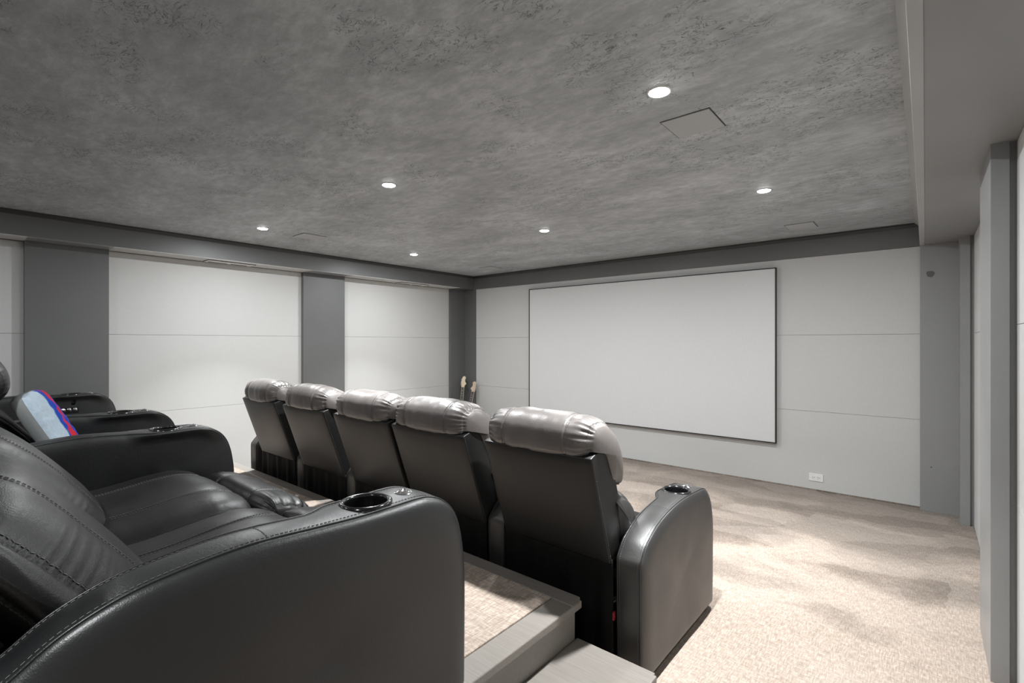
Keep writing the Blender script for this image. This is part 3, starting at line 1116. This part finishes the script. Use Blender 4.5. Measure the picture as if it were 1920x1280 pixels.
def rear_chair(xc, W, arms, label, seed, lean=0.0, head_off=(0, 0), back_off=0.0):
    t = thing('recliner', label, 'recliner', (xc, 0.6, ZP + 0.0035), 'black leather recliners in the rear row')
    dy, dz = -0.6, -ZP - 0.0035

    def S(ctrl):
        return [(y + dy, z + dz) for y, z in ctrl]

    def rot(ctrl):
        # turn the back about its foot
        oy, oz = 0.32, 0.72
        ca, sa = math.cos(lean), math.sin(lean)
        return [(oy + (y - oy) * ca + (z - oz) * sa, oz - (y - oy) * sa + (z - oz) * ca) for y, z in ctrl]
    seat = [(0.20, 0.60), (0.22, 0.72), (0.32, 0.775), (0.48, 0.79), (0.64, 0.812), (0.75, 0.815), (0.835, 0.785), (0.87, 0.72), (0.86, 0.63), (0.76, 0.58), (0.45, 0.58)]
    cushion('seat', S(seat), 0, W - 0.01, 'soft_black_leather', t, seams=(-0.46, 0.46), gather=0.001, drape=0.0008, seed=seed + 9, nv=130, cap=0.02, side_seam=False, sink=0.005)
    foot = [(0.90, 0.45), (0.89, 0.60), (0.875, 0.71), (0.91, 0.765), (0.98, 0.765), (1.06, 0.735), (1.12, 0.675), (1.145, 0.58), (1.13, 0.47), (1.05, 0.40), (0.95, 0.40)]
    cushion('footrest', S(foot), 0, W - 0.03, 'soft_black_leather', t, seams=(-0.46, 0.46), gather=0.008, drape=0.0010, seed=seed + 19, nv=130, cap=0.03, sink=0.005)
    lumb = [(0.405, 0.76), (0.415, 0.80), (0.385, 0.86), (0.335, 0.93), (0.275, 1.005), (0.21, 1.075), (0.14, 1.135), (0.06, 1.18), (0.0, 1.205), (-0.06, 1.19), (-0.09, 1.13), (-0.04, 1.04), (0.06, 0.90), (0.17, 0.74), (0.28, 0.68), (0.37, 0.70)]
    lumb = [(y - back_off * (1 - sstep(1.0, 1.2, z)), z) for y, z in lumb]
    cushion('backrest', S(rot(lumb)), 0, W - 0.02, 'soft_black_leather', t, seams=(-0.46, 0.46), gather=0.0022, drape=0.0010, seed=seed + 50, nv=170, cap=0.045, sink=0.004, gather_len=0.09, edge=(0.075, 0.075), gfreq=150)
    head = [(-0.01, 1.215), (0.03, 1.25), (0.04, 1.30), (0.02, 1.36), (-0.03, 1.415), (-0.10, 1.44), (-0.17, 1.43), (-0.23, 1.38), (-0.24, 1.31), (-0.20, 1.24), (-0.11, 1.20)]
    hs = 1.25 if head_off[0] else 1.0
    head = [(-0.10 + (y + 0.10) * hs + head_off[0], 1.32 + (z - 1.32) * hs + (head_off[1] or -0.028)) for y, z in head]
    cushion('headrest', S(rot(head)), 0, W - 0.04, 'soft_black_leather', t, seams=(-0.52, 0.52), gather=0.002, drape=0.002, seed=seed + 70, nv=120, cap=0.045)
    bw = W - 0.10
    # rear shell
    q = rot([(0.09, 0.70), (-0.02, 0.74), (-0.235, 1.30), (-0.14, 1.33)])
    bm = bmesh.new()
    R = [[bm.verts.new((x, y + dy, z + dz)) for y, z in q] for x in (-bw / 2, bw / 2)]
    for k in range(4):
        bm.faces.new((R[0][k], R[0][(k + 1) % 4], R[1][(k + 1) % 4], R[1][k]))
    bm.faces.new(R[0]); bm.faces.new(R[1])
    bo = obj('back_panel', bm, 'back_vinyl', t)
    md = bo.modifiers.new('b', 'BEVEL'); md.width = 0.01; md.segments = 3
    box('base_frame', (-W / 2 + 0.004, W / 2 - 0.004, 0.04 + dy, 0.88 + dy, 0.0, 0.24), 'skirt_cloth', t, 0.004)
    for (xr, fl, fr, pn) in arms:
        x0 = xr - xc
        armrest(t, S(R_OUT), x0, 0.108, 'black_leather', fl, fr, cup=(x0 - 0.054 - (fl - fr) / 2, 0.765 + dy), seam_y=0.47 + dy, seed=seed, ztop=0.985 + dz, puff=1.0 if fr == 0 else 0.5)
        bf = bmesh.new()
        add_box(bf, x0 - 0.10, x0 - 0.008, 0.04 + dy, 1.04 + dy, 0.0, 0.03)
        obj('arm_foot', bf, 'slot_black', t)
        if pn:
            yy, zz = 0.722 + dy, 0.862 + dz
            xf = x0 + 0.014
            cp = box('control_panel', (xf - 0.02, xf + 0.007, yy - 0.14, yy + 0.080, zz - 0.026, zz + 0.026), 'gloss_black', t, 0.006)
            for k in range(4):
                y0 = yy - 0.056 + k * 0.037
                bm = bmesh.new()
                lathe(bm, [(0.0003, 0.004), (0.013, 0.003), (0.0155, -0.004)], 24)
                for a in (0.8, 0.8 + math.pi / 2):
                    tube(bm, [(-0.011 * math.cos(a), -0.011 * math.sin(a), 0.0045), (0.011 * math.cos(a), 0.011 * math.sin(a), 0.0045)], 0.0013, 6)
                bmesh.ops.transform(bm, matrix=Matrix.Translation((xf + 0.0085, y0, zz)) @ Matrix.Rotation(math.pi / 2, 4, 'Y'), verts=bm.verts)
                obj('button', bm, 'chrome', cp, True)
    return t


rear_chair(-1.617, 0.82, [(-1.09, 0.045, 0.0, False)], 'nearest rear-row black recliner at bottom left, with the large arm and open cupholder', 11, back_off=0.035)
rear_chair(-2.452, 0.82, [(-2.878, 0.03, 0.03, False)], 'second rear-row black recliner, sharing the near pair of seats, its arm left of it', 12)
rear_chair(-3.39, 0.74, [(-3.785, 0.03, 0.03, False)], 'middle rear-row black recliner holding the blue printed pillow', 13, lean=0.04, head_off=(0.145, -0.06))
rear_chair(-4.285, 0.75, [], 'rear-row black recliner hidden behind the blue pillow, no arm on its left', 14)
rear_chair(-5.055, 0.74, [(-5.452, 0.015, 0.03, True)], 'farthest rear-row black recliner, its arm with four small silver buttons against the left wall', 15)


# ---------------------------------------------------------------- pillow on the middle rear recliner
def pillow():
    w, h, d = 0.47, 0.42, 0.05
    t = thing('throw_pillow', 'light blue throw pillow with blue and red print leaning on the middle rear recliner', 'pillow', (-3.30, 0.385, 0.985))
    t.rotation_euler = (math.radians(27), 0, math.radians(-15))
    n = 36
    for side in (1, -1):
        pass
    bm = bmesh.new()
    bs = bmesh.new()

    def P(u, v, sg):
        # pinched corners
        x = w / 2 * u * (1 - 0.09 * v ** 4 * abs(u) ** 2)
        z = h / 2 * v * (1 - 0.09 * u ** 4 * abs(v) ** 2)
        e = max(0.0, (1 - u ** 4)) ** 0.5 * max(0.0, (1 - v ** 4)) ** 0.5
        wr = 0.006 * noise.noise(Vector((u * 3, v * 6, sg))) * e
        return (x, sg * (0.022 + (d if sg > 0 else 0.4 * d) * e * 0.62) + wr, z)
    F = [[bm.verts.new(P(-1 + 2 * i / n, -1 + 2 * k / n, 1)) for k in range(n + 1)] for i in range(n + 1)]
    for i in range(n):
        for k in range(n):
            bm.faces.new((F[i][k], F[i + 1][k], F[i + 1][k + 1], F[i][k + 1]))
    front = obj('printed_face', bm, 'pillow_print', t, True)
    B = [[bs.verts.new(P(-1 + 2 * i / n, -1 + 2 * k / n, -1)) for k in range(n + 1)] for i in range(n + 1)]
    for i in range(n):
        for k in range(n):
            bs.faces.new((B[i][k], B[i + 1][k], B[i + 1][k + 1], B[i][k + 1]))
    # gusset
    per = [(i, 0) for i in range(n)] + [(n, k) for k in range(n)] + [(n - i, n) for i in range(n)] + [(0, n - k) for k in range(n)]
    rows = []
    for s in range(5):
        sg = 1 - 2 * s / 4
        rows.append([])
        for i, k in per:
            p = Vector(P(-1 + 2 * i / n, -1 + 2 * k / n, 1))
            c = 1 + 0.03 * (1 - sg * sg)
            rows[-1].append(bs.verts.new((p.x * c, 0.022 * sg, p.z * c)))
    for a, b in zip(rows, rows[1:]):
        m = len(a)
        for k in range(m):
            bs.faces.new((a[k], a[(k + 1) % m], b[(k + 1) % m], b[k]))
    bmesh.ops.remove_doubles(bs, verts=bs.verts, dist=0.0005)
    obj('pillow_body', bs, 'pillow_side', t, True)
    return t


pillow()


# ---------------------------------------------------------------- two guitars leaning in the far corner
def guitar(label, loc, rz, tilt, roll, head_mat, body_mat, flip, size):
    t = thing('electric_guitar', label, 'guitar', loc)
    t.scale = (size, size, size)
    t.rotation_euler = (tilt, roll, rz)
    # body outline in x-z, front facing -y
    out = smooth_closed([(0.0, 0.0), (0.11, 0.01), (0.165, 0.09), (0.15, 0.17), (0.115, 0.225), (0.135, 0.31), (0.155, 0.375), (0.125, 0.40), (0.075, 0.345), (0.03, 0.335), (-0.03, 0.335),
                         (-0.075, 0.36), (-0.125, 0.43), (-0.155, 0.41), (-0.14, 0.31), (-0.115, 0.225), (-0.145, 0.17), (-0.165, 0.09), (-0.11, 0.01)], 90)
    bm = bmesh.new()
    A = [bm.verts.new((x, -0.022, z)) for x, z in out]
    B = [bm.verts.new((x, 0.022, z)) for x, z in out]
    m = len(A)
    for k in range(m):
        bm.faces.new((A[k], A[(k + 1) % m], B[(k + 1) % m], B[k]))
    bm.faces.new(A); bm.faces.new(B)
    bo = obj('body', bm, body_mat, t)
    md = bo.modifiers.new('b', 'BEVEL'); md.width = 0.008; md.segments = 3; md.limit_method = 'ANGLE'
    box('pickguard', (-0.085, 0.06, -0.026, -0.022, 0.11, 0.31), 'cream_plastic', t, 0.001)
    for zz in (0.14, 0.20, 0.26):
        box('pickup', (-0.04, 0.04, -0.031, -0.026, zz, zz + 0.016), 'black_trim', t, 0.001)
    box('bridge', (-0.038, 0.038, -0.034, -0.022, 0.085, 0.105), 'chrome', t, 0.001)
    nb = bmesh.new()
    R = [[nb.verts.new(p) for p in ((-w, -0.030, z), (w, -0.030, z), (w * 0.8, -0.008, z), (-w * 0.8, -0.008, z))] for w, z in ((0.028, 0.30), (0.021, 0.81))]
    for k in range(4):
        nb.faces.new((R[0][k], R[0][(k + 1) % 4], R[1][(k + 1) % 4], R[1][k]))
    nb.faces.new(R[0]); nb.faces.new(R[1])
    nk = obj('neck', nb, head_mat, t)
    fb = bmesh.new()
    R = [[fb.verts.new(p) for p in ((-w, -0.035, z), (w, -0.035, z), (w, -0.0301, z), (-w, -0.0301, z))] for w, z in ((0.025, 0.30), (0.0165, 0.805))]
    for k in range(4):
        fb.faces.new((R[0][k], R[0][(k + 1) % 4], R[1][(k + 1) % 4], R[1][k]))
    fb.faces.new(R[0]); fb.faces.new(R[1])
    f = obj('fretboard', fb, 'rosewood', t)
    ib = bmesh.new()
    for zz in (0.40, 0.47, 0.54, 0.60, 0.66, 0.70, 0.745):
        rr = lathe(ib, [(0.0003, 0.0), (0.0045, 0.0)], 12)
        bmesh.ops.transform(ib, matrix=Matrix.Translation((0, -0.0356, zz)) @ Matrix.Rotation(math.pi / 2, 4, 'X'), verts=[v for r in rr for v in r])
    obj('fret_dots', ib, 'cream_plastic', f)
    sx = -1 if flip else 1
    ho = [(-0.019, 0.80), (0.019, 0.80), (0.024, 0.83), (0.036, 0.850), (0.052, 0.866), (0.040, 0.885), (0.026, 0.915), (0.028, 0.945), (0.036, 0.965), (0.024, 0.990), (0.0, 0.995), (-0.018, 0.98), (-0.024, 0.95), (-0.030, 0.86)]
    hp = smooth_closed([(x * sx, z) for x, z in ho], 70)
    hb = bmesh.new()
    A = [hb.verts.new((x, -0.027, z)) for x, z in hp]
    B = [hb.verts.new((x, -0.013, z)) for x, z in hp]
    for k in range(70):
        hb.faces.new((A[k], A[(k + 1) % 70], B[(k + 1) % 70], B[k]))
    hb.faces.new(A); hb.faces.new(B)
    hd = obj('headstock', hb, head_mat, t)
    for k in range(6):
        pb = bmesh.new()
        zz = 0.845 + k * 0.022
        xx = sx * (-0.030 + 0.001 * k)
        tube(pb, [(xx * 0.6, -0.020, zz), (xx * 1.25, -0.020, zz)], 0.0022, 8)
        add_box(pb, min(xx * 1.25, xx * 1.6), max(xx * 1.25, xx * 1.6), -0.025, -0.015, zz - 0.006, zz + 0.006, 0.001)
        obj('tuning_peg', pb, 'chrome', hd)
    for k in range(6):
        sb = bmesh.new()
        a = -0.016 + 0.0064 * k
        tube(sb, [(a * 1.4, -0.037, 0.10), (a * 0.9, -0.036, 0.805), (sx * -0.014 + a * 0.2, -0.029, 0.845 + k * 0.02)], 0.0003, 4)
        obj('string', sb, 'chrome', t)
    return t


guitar('pale maple-headed electric guitar leaning in the dark far corner, left of the other guitar', (-5.31, 5.07, 0.012), 0.5, -0.42, -0.04, 'maple_wood', 'sunburst', False, 0.96)
guitar('tan-headed electric guitar leaning beside the pale far wall, right of the other guitar', (-5.07, 4.92, 0.012), 0.45, -0.62, 0.0, 'tan_maple', 'black_trim', True, 0.98)
